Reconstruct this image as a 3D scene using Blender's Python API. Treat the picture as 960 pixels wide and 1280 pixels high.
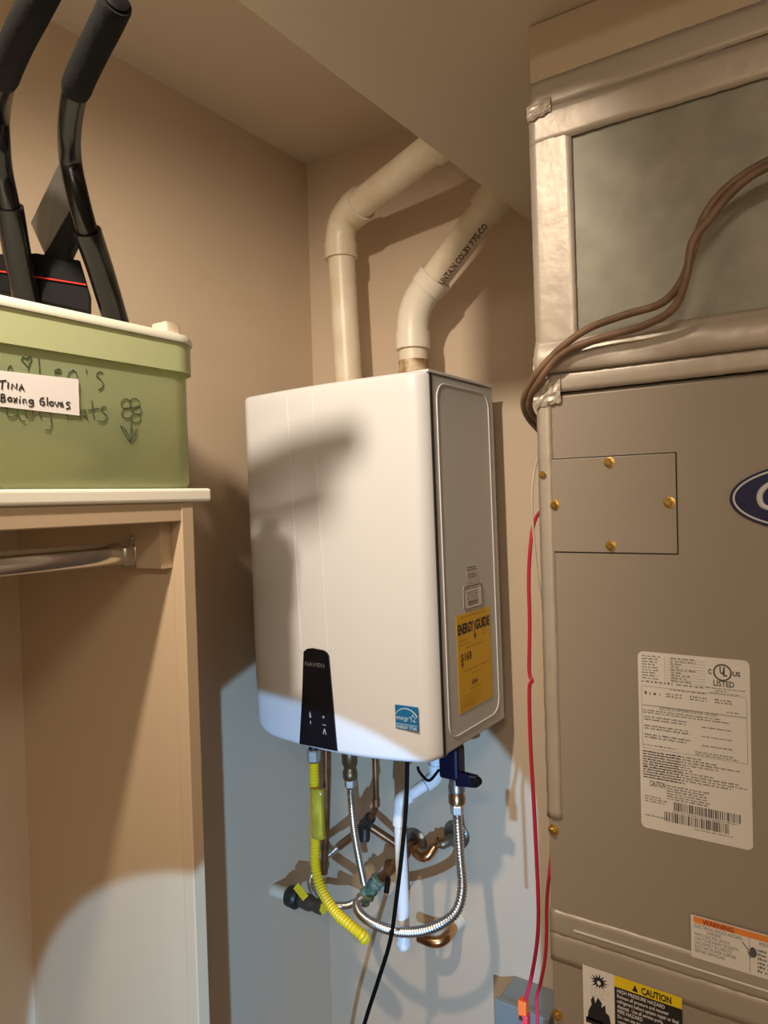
import bpy, bmesh, math, random
from mathutils import Vector, Matrix
random.seed(7)
for o in list(bpy.data.objects): bpy.data.objects.remove(o)
scene = bpy.context.scene
COL = scene.collection
PI = math.pi

# ------------------------------------------------------------------ camera
cam_d = bpy.data.cameras.new('camera'); cam = bpy.data.objects.new('camera', cam_d); COL.objects.link(cam)
yaw, pitch, roll = math.radians(33.9015), math.radians(-1.0103), math.radians(-1.6183)
fw = Vector((-math.sin(yaw)*math.cos(pitch), math.cos(yaw)*math.cos(pitch), math.sin(pitch)))
rt = Vector((math.cos(yaw), math.sin(yaw), 0)); up = rt.cross(fw)
rt2 = rt*math.cos(roll)+up*math.sin(roll); up2 = -rt*math.sin(roll)+up*math.cos(roll)
M = Matrix((rt2, up2, -fw)).transposed().to_4x4(); M.translation = Vector((0, 0, 1.55))
cam.matrix_world = M
cam_d.sensor_fit = 'VERTICAL'; cam_d.sensor_height = 36.0; cam_d.lens = 916.76/1280*36
cam_d.clip_start = .02
scene.camera = cam

# ------------------------------------------------------------------ world, lights, exposure
scene.view_settings.view_transform = 'Standard'; scene.view_settings.look = 'None'
scene.view_settings.exposure = 0.0; scene.view_settings.gamma = 1.0
scene.view_settings.use_curve_mapping = False
w = bpy.data.worlds.new('world'); scene.world = w; w.use_nodes = True
w.node_tree.nodes['Background'].inputs[0].default_value = (1, .84, .66, 1)
w.node_tree.nodes['Background'].inputs[1].default_value = .02
# warm adjustable ceiling spot lamp above and behind the photographer, aimed at the heater
ld = bpy.data.lights.new('ceiling_spot_lamp', 'SPOT'); ld.energy = 90; ld.color = (1, .85, .68)
ld.shadow_soft_size = .03; ld.spot_size = math.radians(74); ld.spot_blend = 1.0
lo = bpy.data.objects.new('ceiling_spot_lamp', ld); COL.objects.link(lo); lo.location = (-.47, -.03, 2.36)
lo.rotation_euler = (Vector((-.92, 1.06, 1.49))-Vector(lo.location)).to_track_quat('-Z', 'Y').to_euler()
# added unseen fill light behind the camera, lifts the bounce and the cabinet
hd = bpy.data.lights.new('added_fill_light', 'AREA'); hd.shape = 'DISK'; hd.size = .45; hd.energy = 20; hd.color = (1, .86, .70)
ho = bpy.data.objects.new('added_fill_light', hd); COL.objects.link(ho); ho.location = (.35, -1.0, 2.37)
# cool white hand torch lying low behind the photographer
sd = bpy.data.lights.new('hand_torch', 'SPOT'); sd.energy = 112; sd.color = (.30, .60, 1)
sd.shadow_soft_size = .008; sd.spot_size = math.radians(34); sd.spot_blend = .06
so = bpy.data.objects.new('hand_torch', sd); COL.objects.link(so); so.location = (.16, -.28, .86)
so.rotation_euler = Vector((-.612, .778, -.118)).to_track_quat('-Z', 'Y').to_euler()

# ------------------------------------------------------------------ materials
MATS = {}
def mat(name, col, rough=.6, metal=0, var=0, scale=8, bump=0, bscale=60, trans=0, coat=0, col2=None, stretch=None, detail=4, spec=.5):
    if name in MATS: return MATS[name]
    m = bpy.data.materials.new(name); m.use_nodes = True; nt = m.node_tree; b = nt.nodes['Principled BSDF']
    b.inputs['Base Color'].default_value = (*col, 1); b.inputs['Roughness'].default_value = rough
    b.inputs['Metallic'].default_value = metal; b.inputs['Specular IOR Level'].default_value = spec
    if trans: b.inputs['Transmission Weight'].default_value = trans
    if coat: b.inputs['Coat Weight'].default_value = coat; b.inputs['Coat Roughness'].default_value = .15
    tc = nt.nodes.new('ShaderNodeTexCoord'); src = tc.outputs['Object']
    if stretch:
        mp = nt.nodes.new('ShaderNodeMapping'); mp.inputs['Scale'].default_value = stretch
        nt.links.new(src, mp.inputs[0]); src = mp.outputs[0]
    if var or col2:
        n = nt.nodes.new('ShaderNodeTexNoise'); n.inputs['Scale'].default_value = scale; n.inputs['Detail'].default_value = detail
        r = nt.nodes.new('ShaderNodeValToRGB')
        c2 = col2 if col2 else tuple(c*(1-var) for c in col)
        r.color_ramp.elements[0].position = .35; r.color_ramp.elements[0].color = (*c2, 1)
        r.color_ramp.elements[1].position = .65; r.color_ramp.elements[1].color = (*col, 1)
        nt.links.new(src, n.inputs['Vector']); nt.links.new(n.outputs['Fac'], r.inputs[0]); nt.links.new(r.outputs[0], b.inputs['Base Color'])
    if bump:
        n2 = nt.nodes.new('ShaderNodeTexNoise'); n2.inputs['Scale'].default_value = bscale; n2.inputs['Detail'].default_value = 3
        bp = nt.nodes.new('ShaderNodeBump'); bp.inputs['Strength'].default_value = bump; bp.inputs['Distance'].default_value = .004
        nt.links.new(src, n2.inputs['Vector']); nt.links.new(n2.outputs['Fac'], bp.inputs['Height']); nt.links.new(bp.outputs[0], b.inputs['Normal'])
    MATS[name] = m; return m
WALL = mat('wall_paint', (.61, .485, .355), .5, var=.04, scale=3, bump=.05, bscale=120)
CEIL = mat('ceiling_paint', (.66, .57, .46), .7, var=.03, scale=2, bump=.05, bscale=90)
PALE = mat('pale_wall_paint', (.78, .72, .62), .6, var=.03, scale=3)
FLOOR = mat('floor_boards', (.42, .32, .22), .6, var=.25, scale=6)
CLOSET = mat('closet_paint', (.53, .40, .265), .42, var=.05, scale=5, bump=.04, bscale=40, stretch=(1, 1, .2))
SHELF = mat('shelf_white', (.86, .82, .72), .3, coat=.3)
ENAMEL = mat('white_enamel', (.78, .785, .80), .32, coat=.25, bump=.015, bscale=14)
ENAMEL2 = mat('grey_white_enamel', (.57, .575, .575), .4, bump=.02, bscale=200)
GLOSSBLACK = mat('gloss_black', (.006, .006, .009), .18)
DARK = mat('seam_dark', (.02, .018, .015), .8)
PVC = mat('pvc_cream', (.74, .66, .52), .38, var=.12, scale=18, col2=(.66, .55, .40), bump=.03, bscale=40)
PVCW = mat('pvc_white', (.76, .69, .58), .35, var=.04, scale=14)
PVCSTAIN = mat('pvc_stained', (.66, .52, .34), .5, col2=(.22, .11, .04), scale=45, bump=.2, bscale=80)
PVCDRAIN = mat('pvc_drain', (.85, .87, .90), .35, var=.03)
INKM = mat('ink_maroon', (.06, .02, .02), .7)
CABINET = mat('cabinet_paint', (.36, .305, .245), .42, metal=.12, var=.06, scale=2.5, bump=.01, bscale=40)
GALV = mat('galvanised_steel', (.34, .325, .265), .5, metal=.25, var=.2, scale=26, bump=.03, bscale=120)
FOIL = mat('foil_tape', (.56, .49, .41), .40, metal=.35, bump=.22, bscale=34, var=.10, scale=9)
FOILD = mat('foil_tape_dull', (.52, .46, .385), .38, metal=.4, bump=.22, bscale=22, var=.1, scale=9)
BOARD = mat('collar_board', (.56, .44, .32), .7, var=.06, scale=4)
BRASS = mat('brass', (.72, .50, .16), .25, metal=1)
COPPER = mat('copper', (.42, .21, .10), .35, metal=.9, col2=(.16, .09, .05), scale=22)
COPPERB = mat('copper_bright', (.70, .36, .17), .25, metal=1, var=.3, scale=25)
IRON = mat('black_iron', (.05, .045, .042), .45, metal=.6, bump=.2, bscale=80)
STEEL = mat('stainless', (.60, .59, .58), .3, metal=1)
CHROME = mat('chrome', (.70, .69, .68), .12, metal=1)
PATINA = mat('patina', (.07, .15, .115), .85, col2=(.16, .23, .18), scale=70, bump=.9, bscale=90)
YELLOW = mat('yellow_coat', (.86, .66, .02), .35)
YTAG = mat('yellow_tag', (.70, .58, .05), .25, var=.35, scale=28, stretch=(3, 3, 1), coat=.5)
BLUE = mat('blue_handle', (.003, .004, .022), .4, spec=.3)
RUBBER = mat('black_rubber', (.004, .004, .004), .6, spec=.12)
FOAM = mat('black_foam', (.006, .006, .006), .8, bump=.2, bscale=220, spec=.2)
GLOSSTUBE = mat('black_tube', (.004, .004, .0045), .22, spec=.35)
GREYPLATE = mat('grey_plate', (.10, .097, .09), .4, metal=.4)
REDSTRIPE = mat('red_stripe', (.55, .02, .015), .5)
REDW = mat('red_wire', (.52, .02, .05), .4)
BROWNW = mat('brown_cable', (.25, .15, .09), .45, var=.35, scale=40)
PALEW = mat('pale_wire', (.50, .44, .36), .5)
ORANGE = mat('orange_plastic', (.90, .16, .03), .35)
GREYBOX = mat('grey_box', (.22, .25, .26), .5)
PAPER = mat('label_paper', (.80, .75, .70), .5)
PAPERW = mat('paper_white', (.80, .75, .74), .7)
INK = mat('ink_black', (.015, .014, .013), .6)
INKG = mat('ink_grey', (.10, .09, .085), .6)
LOGOB = mat('badge_navy', (.010, .012, .075), .3)
LOGOW = mat('badge_white', (.72, .72, .74), .35)
STARB = mat('sticker_blue', (.015, .17, .42), .4)
STARW = mat('sticker_white', (.65, .80, .88), .4)
EYEL = mat('label_yellow', (.80, .46, .012), .5)
EMAR = mat('label_maroon', (.12, .02, .02), .5)
CYEL = mat('caution_yellow', (.86, .62, .01), .45)
CORANGE = mat('warning_orange', (.86, .28, .05), .45)
CRED = mat('warning_red', (.35, .04, .03), .5)
MARKER = mat('marker_ink', (.035, .06, .03), .6)
LIDM = mat('lid_white', (.80, .80, .66), .35)
CREAMTUB = mat('latch_cream', (.78, .66, .50), .4)
def bin_mat(name, col, tr):
    m = bpy.data.materials.new(name); m.use_nodes = True; nt = m.node_tree; b = nt.nodes['Principled BSDF']
    b.inputs['Base Color'].default_value = (*col, 1); b.inputs['Roughness'].default_value = .28
    b.inputs['Transmission Weight'].default_value = 0
    out = nt.nodes['Material Output']
    t = nt.nodes.new('ShaderNodeBsdfTranslucent'); t.inputs[0].default_value = (*[min(1, c*1.5) for c in col], 1)
    rf = nt.nodes.new('ShaderNodeBsdfRefraction'); rf.inputs[0].default_value = (*[min(1, c*1.7) for c in col], 1)
    rf.inputs['IOR'].default_value = 1.02; rf.inputs['Roughness'].default_value = .34
    m1 = nt.nodes.new('ShaderNodeMixShader'); m1.inputs[0].default_value = .62
    m2 = nt.nodes.new('ShaderNodeMixShader'); m2.inputs[0].default_value = tr
    nt.links.new(t.outputs[0], m1.inputs[1]); nt.links.new(rf.outputs[0], m1.inputs[2])
    nt.links.new(b.outputs[0], m2.inputs[1]); nt.links.new(m1.outputs[0], m2.inputs[2]); nt.links.new(m2.outputs[0], out.inputs[0])
    return m
TUB = bin_mat('green_translucent_tub', (.70, .80, .50), .70)
RIM = bin_mat('green_rim', (.68, .74, .44), .4)

# ------------------------------------------------------------------ helpers
ORG = {}
def V(p): return Vector(p)
class MB:
    def __init__(s): s.v = []; s.f = []
    def add(s, vs, fs):
        n = len(s.v); s.v += [tuple(p) for p in vs]; s.f += [tuple(i+n for i in f) for f in fs]; return s
    def box(s, x0, x1, y0, y1, z0, z1):
        return s.add([(x0,y0,z0),(x1,y0,z0),(x1,y1,z0),(x0,y1,z0),(x0,y0,z1),(x1,y0,z1),(x1,y1,z1),(x0,y1,z1)],
                     [(3,2,1,0),(4,5,6,7),(0,1,5,4),(1,2,6,5),(2,3,7,6),(3,0,4,7)])
    def tube(s, path, r, seg=12, caps=True):
        P = [V(p) for p in path]; n = len(P); R = r if isinstance(r, (list, tuple)) else [r]*n
        t0 = (P[1]-P[0]).normalized(); a = V((0,0,1)) if abs(t0.z) < .9 else V((1,0,0)); nx = t0.cross(a).normalized()
        vs = []
        for i in range(n):
            t = (P[min(i+1,n-1)]-P[max(i-1,0)])
            if t.length < 1e-9: t = t0.copy()
            t.normalize(); nx = (nx-t*nx.dot(t)).normalized(); ny = t.cross(nx)
            for k in range(seg):
                c = 2*PI*k/seg; vs.append(P[i]+(nx*math.cos(c)+ny*math.sin(c))*R[i])
        fs = [(i*seg+k, i*seg+(k+1) % seg, (i+1)*seg+(k+1) % seg, (i+1)*seg+k) for i in range(n-1) for k in range(seg)]
        if caps: fs += [tuple(reversed(range(seg))), tuple(range((n-1)*seg, n*seg))]
        return s.add(vs, fs)
    def lathe(s, p, axis, prof, seg=16):
        """prof: (distance along the axis, radius)"""
        ax = V(axis).normalized(); p = V(p)
        return s.tube_prof(p, ax, prof, seg)
    def tube_prof(s, p, ax, prof, seg):
        a = V((0,0,1)) if abs(ax.z) < .9 else V((1,0,0)); nx = ax.cross(a).normalized(); ny = ax.cross(nx)
        vs = [p+ax*d+(nx*math.cos(2*PI*k/seg)+ny*math.sin(2*PI*k/seg))*max(r, 1e-5) for d, r in prof for k in range(seg)]
        n = len(prof)
        fs = [(i*seg+k, i*seg+(k+1) % seg, (i+1)*seg+(k+1) % seg, (i+1)*seg+k) for i in range(n-1) for k in range(seg)]
        fs += [tuple(reversed(range(seg))), tuple(range((n-1)*seg, n*seg))]
        return s.add(vs, fs)
    def prism(s, poly, d):
        """poly: 3-D loop, d: extrusion vector"""
        n = len(poly); d = V(d); vs = [V(p) for p in poly]+[V(p)+d for p in poly]
        return s.add(vs, [tuple(reversed(range(n))), tuple(range(n, 2*n))]+[(i, (i+1) % n, n+(i+1) % n, n+i) for i in range(n)])
    def loft(s, loops, cap0=True, cap1=True):
        m = len(loops[0]); vs = [p for l in loops for p in l]; n = len(loops)
        fs = [(i*m+k, i*m+(k+1) % m, (i+1)*m+(k+1) % m, (i+1)*m+k) for i in range(n-1) for k in range(m)]
        if cap0: fs.append(tuple(reversed(range(m))))
        if cap1: fs.append(tuple(range((n-1)*m, n*m)))
        return s.add(vs, fs)
    def grid(s, rows):
        m = len(rows[0]); vs = [p for l in rows for p in l]
        return s.add(vs, [(i*m+k, i*m+k+1, (i+1)*m+k+1, (i+1)*m+k) for i in range(len(rows)-1) for k in range(m-1)])
    def build(s, name, mt, parent=None, bevel=0, smooth=False, solid=0, seg=2):
        me = bpy.data.meshes.new(name); c = [(min(p[i] for p in s.v)+max(p[i] for p in s.v))/2 for i in range(3)]
        if parent is None: c[2] = min(p[2] for p in s.v)
        c = V(c)
        me.from_pydata([V(p)-c for p in s.v], [], s.f)
        bm = bmesh.new(); bm.from_mesh(me); bmesh.ops.recalc_face_normals(bm, faces=bm.faces); bm.to_mesh(me); bm.free()
        me.materials.append(mt)
        if smooth:
            for p in me.polygons: p.use_smooth = True
            me.set_sharp_from_angle(angle=math.radians(42))
        o = bpy.data.objects.new(name, me); COL.objects.link(o)
        if parent: o.parent = parent; o.location = c-ORG[parent.name]
        else: o.location = c
        ORG[o.name] = c
        if any(q in name for q in ('print', 'lettering', 'symbols', 'figures', 'pictograms', 'writing')): o['kind'] = 'stuff'
        if solid:
            md = o.modifiers.new('solid', 'SOLIDIFY'); md.thickness = solid; md.offset = 0
        if bevel:
            md = o.modifiers.new('bevel', 'BEVEL'); md.width = bevel; md.segments = seg; md.limit_method = 'ANGLE'
        return o
def empty(name, loc, label, cat, group=None):
    o = bpy.data.objects.new(name, None); COL.objects.link(o); o.location = loc; o.empty_display_size = .05
    ORG[o.name] = V(loc); return tag(o, label, cat, group)
def tag(o, label, cat, group=None):
    o['label'] = label; o['category'] = cat
    if group: o['group'] = group
    return o
def struct(o, label=None):
    o['kind'] = 'structure'
    if label: o['label'] = label
    return o
def cr(pts, n=8):
    P = [V(p) for p in pts]; P = [P[0]*2-P[1]]+P+[P[-1]*2-P[-2]]; out = []
    for i in range(1, len(P)-2):
        for k in range(n):
            t = k/n; a, b, c, d = P[i-1], P[i], P[i+1], P[i+2]
            out.append(.5*((2*b)+(c-a)*t+(2*a-5*b+4*c-d)*t*t+(3*b-a-3*c+d)*t**3))
    out.append(P[-2]); return out
def resample(P, step):
    out = [P[0].copy()]; acc = 0
    for a, b in zip(P, P[1:]):
        L = (b-a).length; d = step-acc
        while d <= L and L > 0:
            out.append(a+(b-a)*(d/L)); d += step
        acc = L-(d-step)
    return out
def corrugated(path, r, depth=.0012, pitch=.0042, seg=12):
    P = resample(cr(path, 14), pitch/4); m = MB()
    return m.tube(P, [r+depth*(0, .7, 1, .7)[i % 4]-depth*.5 for i in range(len(P))], seg)
def rr(x0, x1, y0, y1, r, z, n=5):
    L = []
    for cx, cy, a0 in ((x1-r, y1-r, 0), (x0+r, y1-r, PI/2), (x0+r, y0+r, PI), (x1-r, y0+r, 3*PI/2)):
        for k in range(n+1): a = a0+PI/2*k/n; L.append((cx+r*math.cos(a), cy+r*math.sin(a), z))
    return L
def text_mesh(s, size, sx=1, bold=0, shear=0, space=1):
    c = bpy.data.curves.new('t', 'FONT'); c.body = s; c.size = size; c.offset = bold; c.shear = shear; c.space_character = space
    c.resolution_u = 2
    o = bpy.data.objects.new('t', c); COL.objects.link(o)
    me = bpy.data.meshes.new_from_object(o.evaluated_get(bpy.context.evaluated_depsgraph_get()))
    vs = [(v.co.x*sx, v.co.y) for v in me.vertices]; fs = [tuple(p.vertices) for p in me.polygons]
    bpy.data.objects.remove(o); bpy.data.curves.remove(c); bpy.data.meshes.remove(me)
    return vs, fs
class Face:
    """flat printing surface: origin, unit vectors along the line and upward, outward normal"""
    def __init__(s, o, ux, uy): s.o = V(o); s.x = V(ux).normalized(); s.y = V(uy).normalized(); s.n = s.x.cross(s.y)
    def p(s, a, b, h=0): return s.o+s.x*a+s.y*b+s.n*h
    def rect(s, m, a0, a1, b0, b1, h0=0, h1=.0004):
        return m.prism([s.p(a0,b0,h0), s.p(a1,b0,h0), s.p(a1,b1,h0), s.p(a0,b1,h0)], s.n*(h1-h0))
    def rrect(s, m, a0, a1, b0, b1, r, h0=0, h1=.0004):
        return m.prism([s.p(q[0], q[1], h0) for q in rr(a0, a1, b0, b1, r, 0)], s.n*(h1-h0))
    def text(s, m, t, a, b, size, width=None, h=.0006, bold=0, shear=0, centre=False):
        vs, fs = text_mesh(t, size, 1, bold, shear)
        if not vs: return m
        x0 = min(v[0] for v in vs); x1 = max(v[0] for v in vs); k = 1 if width is None else width/(x1-x0)
        off = -(x1-x0)*k/2 if centre else 0
        return m.add([s.p(a+off+(v[0]-x0)*k, b+v[1], h) for v in vs], fs)
    def rows(s, m, a0, a1, b0, b1, n, fill=.62, ragged=.3, h=.0006, word=.006):
        dy = (b1-b0)/n
        for i in range(n):
            y = b0+dy*i+dy*(1-fill)/2; a = a0; end = a1-(a1-a0)*ragged*random.random()
            while a < end:
                wd = min(word*random.uniform(.25, .9), end-a); cnt = max(1, int(wd/(dy*fill*.62)))
                for q in range(cnt):
                    hh = fill*random.choice((.72, .72, 1)); lw_ = wd/cnt
                    s.rect(m, a+q*lw_, a+q*lw_+lw_*random.uniform(.55, .8), y, y+dy*hh, h-.0002, h)
                a += wd+dy*.45
        return m
    def bars(s, m, a0, a1, b0, b1, h=.0006):
        a = a0
        while a < a1:
            wd = random.choice((.0005, .0005, .001, .0016)); s.rect(m, a, min(a+wd, a1), b0, b1, h-.0002, h); a += wd+random.choice((.0005, .0007, .0012))
        return m

# ------------------------------------------------------------------ the room
XL, XR, YB, YR, ZC = -1.155, .80, 1.42, -2.0, 2.38
struct(MB().box(XL-.1, XR+.1, YR-.1, YB+.1, -.1, 0).build('floor', FLOOR))
struct(MB().box(XL-.1, XR+.1, YR-.1, YB+.1, ZC, ZC+.1).build('ceiling', CEIL))
struct(MB().box(XL-.1, XL, YR-.1, YB+.1, 0, ZC).build('wall_left', WALL))
struct(MB().box(XL, XR, YB, YB+.1, 0, ZC).build('wall_back', WALL))
struct(MB().box(XR, XR+.1, YR-.1, YB+.1, 0, ZC).build('wall_right', PALE))
struct(MB().box(XL, XR, YR-.1, YR, 0, ZC).build('wall_rear', PALE))
struct(MB().box(-.573, XR, .592, YB, 2.099, ZC).build('ceiling_soffit', CEIL, bevel=.003), 'dropped smooth plaster soffit above the water heater and air handler')

# ------------------------------------------------------------------ tankless water heater
HX0, HX1, HZ0, HZ1 = -1.066, -.632, 1.083, 1.764
heater = empty('water_heater', (-.85, 1.36, 1.08), 'white wall-hung tankless water heater with tapered black control panel', 'water heater')
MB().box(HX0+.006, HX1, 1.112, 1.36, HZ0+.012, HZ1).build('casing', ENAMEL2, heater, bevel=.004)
# front cover: bowed in plan, rounded upright corners, lower edge dipping towards the middle
def cover_y(s):
    """s 0..1 across the front -> y of the bowed cover"""
    b = 1.082-.016*(1-(2*s-1)**2)
    d = min(s, 1-s)*(HX1-HX0); r = .030
    if d < r: b += r-math.sqrt(max(0, r*r-(r-d)**2))
    # shallow raised band over the control panel
    return b
def cover_z0(s):
    d = min(s, 1-s)*(HX1-HX0)
    z = HZ0-.004+.010*(2*s-1)**2
    if s < .5 and d < .06: z += .034*(1-d/.06)**2
    if s > .5 and d < .03: z += .006*(1-d/.03)**2
    return z
S = [0, .002, .008, .018, .03, .045, .06, .08]+[.1+.8*i/24 for i in range(25)]+[.92, .94, .955, .97, .982, .992, .998, 1]
rows = []
for j in range(15):
    t = j/14; row = []
    for s in S:
        z = cover_z0(s)+(HZ1+.003-cover_z0(s))*t; y = cover_y(s)
        e = min(t, 1-t)*.68
        if e < .010: y += .010-math.sqrt(max(0, .0001-(.010-e)**2))
        row.append((HX0+(HX1-HX0)*s, y, z))
    rows.append(row)
# extra rows near the rounded top and bottom lips
m = MB(); rows2 = []
for t in [0, .001, .004, .009, .0148, .05, .1, .2, .3, .4, .5, .6, .7, .8, .9, .95, .9852, .991, .996, .999, 1]:
    row = []
    for s in S:
        z0 = cover_z0(s); z = z0+(HZ1+.003-z0)*t; y = cover_y(s); e = min(t, 1-t)*.68
        if e < .010: y += .010-math.sqrt(max(0, .0001-(.010-e)**2))
        row.append((HX0+(HX1-HX0)*s, y, z))
    rows2.append(row)
n = len(S)
rim = [rows2[0], [(p[0], 1.108, p[2]) for p in rows2[0]]]
m.grid(rows2)
m.grid([[(p[0], 1.108, p[2]) for p in rows2[0]], rows2[0]])
m.grid([rows2[-1], [(p[0], 1.108, p[2]) for p in rows2[-1]]])
m.grid([[r[0] for r in rows2], [(r[0][0], 1.108, r[0][2]) for r in rows2]])
m.grid([[(r[-1][0], 1.108, r[-1][2]) for r in rows2], [r[-1] for r in rows2]])
cover = m.build('front_cover', ENAMEL, heater, smooth=True)
def cy(x): return cover_y((x-HX0)/(HX1-HX0))
# two fine pressed creases running down to the control panel
for xa, xb in ((-.926, -.915), (-.862, -.850)):
    k = 18; P = [(xa+(xb-xa)*i/k, cy(xa+(xb-xa)*i/k)-.0003, HZ1-.008-(HZ1-.008-1.268)*i/k) for i in range(k+1)]
    MB().tube(P, .0016, 6).build('crease', ENAMEL, cover, smooth=True)
MB().box(HX1-.001, HX1+.0012, 1.106, 1.1125, HZ0+.01, HZ1).build('seam_gap', DARK, heater)
# top flange of the casing
MB().box(HX0+.012, HX1+.002, 1.10, 1.36, HZ1+.001, HZ1+.006).build('top_plate', ENAMEL, heater, bevel=.001)
for z_ in (1.50, 1.12): MB().box(-1.0, -.70, 1.36, 1.42, z_, z_+.1).build('wall_bracket', ENAMEL2, heater)
# pressed outline of the side panel
side = Face((HX1, 1.112, HZ0+.012), (0, 1, 0), (0, 0, 1))
L = [side.p(q[0], q[1], .0006) for q in rr(.016, .222, .022, .655, .03, 0, 6)]
MB().tube(L+[L[0]], .0013, 6, caps=False).build('pressed_outline', ENAMEL, heater, smooth=True)
# control panel
pan = [(-.9252, 1.0862), (-.8343, 1.0861), (-.8400, 1.178), (-.8452, 1.262), (-.850, 1.2685), (-.858, 1.2715), (-.885, 1.2735), (-.897, 1.2712), (-.9055, 1.2655), (-.9140, 1.176)]
PY = min(cy(p[0]) for p in pan)-.0035
pm = MB().prism([(x, PY, z) for x, z in pan], (0, .009, 0)).build('control_panel', GLOSSBLACK, heater, bevel=.0012)
pf = Face((-.9252, PY, 1.0862), (1, 0, 0), (0, 0, 1))
m = MB(); pf.text(m, 'NAVIEN', .024, .153, .0115, width=.046); m.build('lettering', INKG if False else mat('panel_print', (.16, .16, .17), .5), pm)
m = MB(); PR = mat('panel_symbols', (.34, .34, .36), .5)
pf.text(m, '+', .060, .056, .012, bold=.0002); pf.rect(m, .060, .069, .045, .0462, .0004, .0006)
m.prism([pf.p(.029,.060,.0006), pf.p(.033,.060,.0006), pf.p(.031,.068,.0006)], pf.n*.0001)
pf.rect(m, .029, .033, .055, .060); pf.rect(m, .030, .032, .043, .049)
m.prism([pf.p(.060,.028,.0006), pf.p(.062,.028,.0006), pf.p(.0645,.035,.0006), pf.p(.067,.028,.0006), pf.p(.069,.028,.0006), pf.p(.0655,.0385,.0006), pf.p(.0635,.0385,.0006)], pf.n*.0001)
m.build('button_symbols', PR, pm)
# small blue efficiency sticker on the cover
sx0, sx1 = -.707, -.661; sy = min(cy(sx0), cy(sx1))-.0016
sf = Face((sx0, sy, 1.1447), (1, 0, 0), (0, 0, 1))
m = MB(); sf.rect(m, 0, .046, 0, .0415, -.003, 0); st = m.build('efficiency_sticker', STARB, heater); st['label'] = 'small square blue efficiency sticker'
m = MB(); P = [sf.p(.023+.025*math.cos(a), .014+.023*math.sin(a), .0004) for a in [PI*(.15+.7*i/14) for i in range(15)]]
m.tube(P, .0008, 5)
sf.rect(m, .001, .045, .0085, .0093, 0, .0004)
sf.text(m, 'energy', .002, .0165, .0115, width=.026, h=.0004, shear=.3)
star = []
for i in range(10):
    r_ = .0075 if i % 2 == 0 else .0033; a = PI/2+i*PI/5; star.append(sf.p(.0365+r_*math.cos(a), .021+r_*math.sin(a), .0003))
m.tube(star+[star[0]], .0005, 5)
sf.text(m, 'ENERGY STAR', .002, .0015, .0072, width=.042, h=.0004, bold=.0001)
m.build('sticker_print', STARW, st)
# yellow energy label and two small labels on the side
ef = Face((HX1+.0004, 1.168, 1.153), (0, 1, 0), (0, 0, 1))
m = MB(); ef.rect(m, 0, .138, 0, .178, 0, .0006); el = m.build('energy_label', EYEL, heater); el['label'] = 'yellow paper energy label with black heading'
m = MB(); ef.text(m, 'ENERGY', .004, .143, .0255, width=.062, h=.0009, bold=.0011); ef.text(m, 'GUIDE', .074, .143, .0255, width=.060, h=.0009, bold=.0011)
m.build('heading', INK, el)
m = MB(); ef.text(m, '$168', .012, .092, .021, width=.042, h=.0009, bold=.0004); ef.text(m, '164', .052, .043, .013, width=.022, h=.0009, bold=.0003)
m.prism([ef.p(.012,.089,.0009), ef.p(.022,.089,.0009), ef.p(.017,.080,.0009)], ef.n*.0001)
m.prism([ef.p(.066,.135,.0009), ef.p(.076,.135,.0009), ef.p(.071,.124,.0009)], ef.n*.0001); ef.rect(m, .070, .072, .135, .16, .0006, .001)
m.build('figures', EMAR, el)
m = MB(); ef.rows(m, .006, .052, .120, .134, 2, word=.008); ef.rows(m, .036, .105, .112, .118, 1, ragged=0, word=.009); ef.rows(m, .02, .13, .070, .076, 1, ragged=0, word=.009)
ef.rows(m, .05, .092, .062, .067, 1, ragged=0); ef.rows(m, .046, .09, .034, .039, 1, ragged=0); ef.rows(m, .02, .112, .024, .030, 1); ef.rows(m, .006, .100, .004, .022, 4, ragged=.4, word=.008)
ef.rows(m, .02, .13, .170, .175, 1, word=.01); ef.rows(m, .10, .13, .128, .140, 2)
m.build('small_print', mat('label_brown_ink', (.30, .13, .01), .6), el)
m = MB(); f2 = Face((HX1+.0004, 1.199, 1.336), (0, 1, 0), (0, 0, 1)); f2.rrect(m, 0, .078, 0, .046, .008, 0, .0005); e2 = m.build('approval_label', PAPER, heater)
m = MB(); q = [f2.p(a[0], a[1], .0006) for a in rr(.002, .076, .002, .044, .007, 0)]; m.tube(q+[q[0]], .0011, 5, caps=False)
f2.rows(m, .016, .062, .018, .035, 4, fill=.8, ragged=.05, word=.012); f2.bars(m, .018, .060, .007, .017); f2.rows(m, .008, .066, .037, .041, 1, ragged=.2, word=.01)
m.build('label_print', INKG, e2)
m = MB(); f3 = Face((HX1+.0004, 1.214, 1.384), (0, 1, 0), (0, 0, 1)); f3.rrect(m, 0, .048, 0, .026, .005, 0, .0005); e3 = m.build('serial_label', mat('label_dim', (.56, .52, .47), .5), heater)
m = MB(); f3.rows(m, .01, .042, .010, .020, 2, fill=.8, ragged=.1, word=.012); f3.rows(m, .004, .044, .024, .033, 2, ragged=.1, word=.01)
m.build('label_print', INKG, e3)
heater.rotation_euler = (0, math.radians(-.75), 0)

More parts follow.
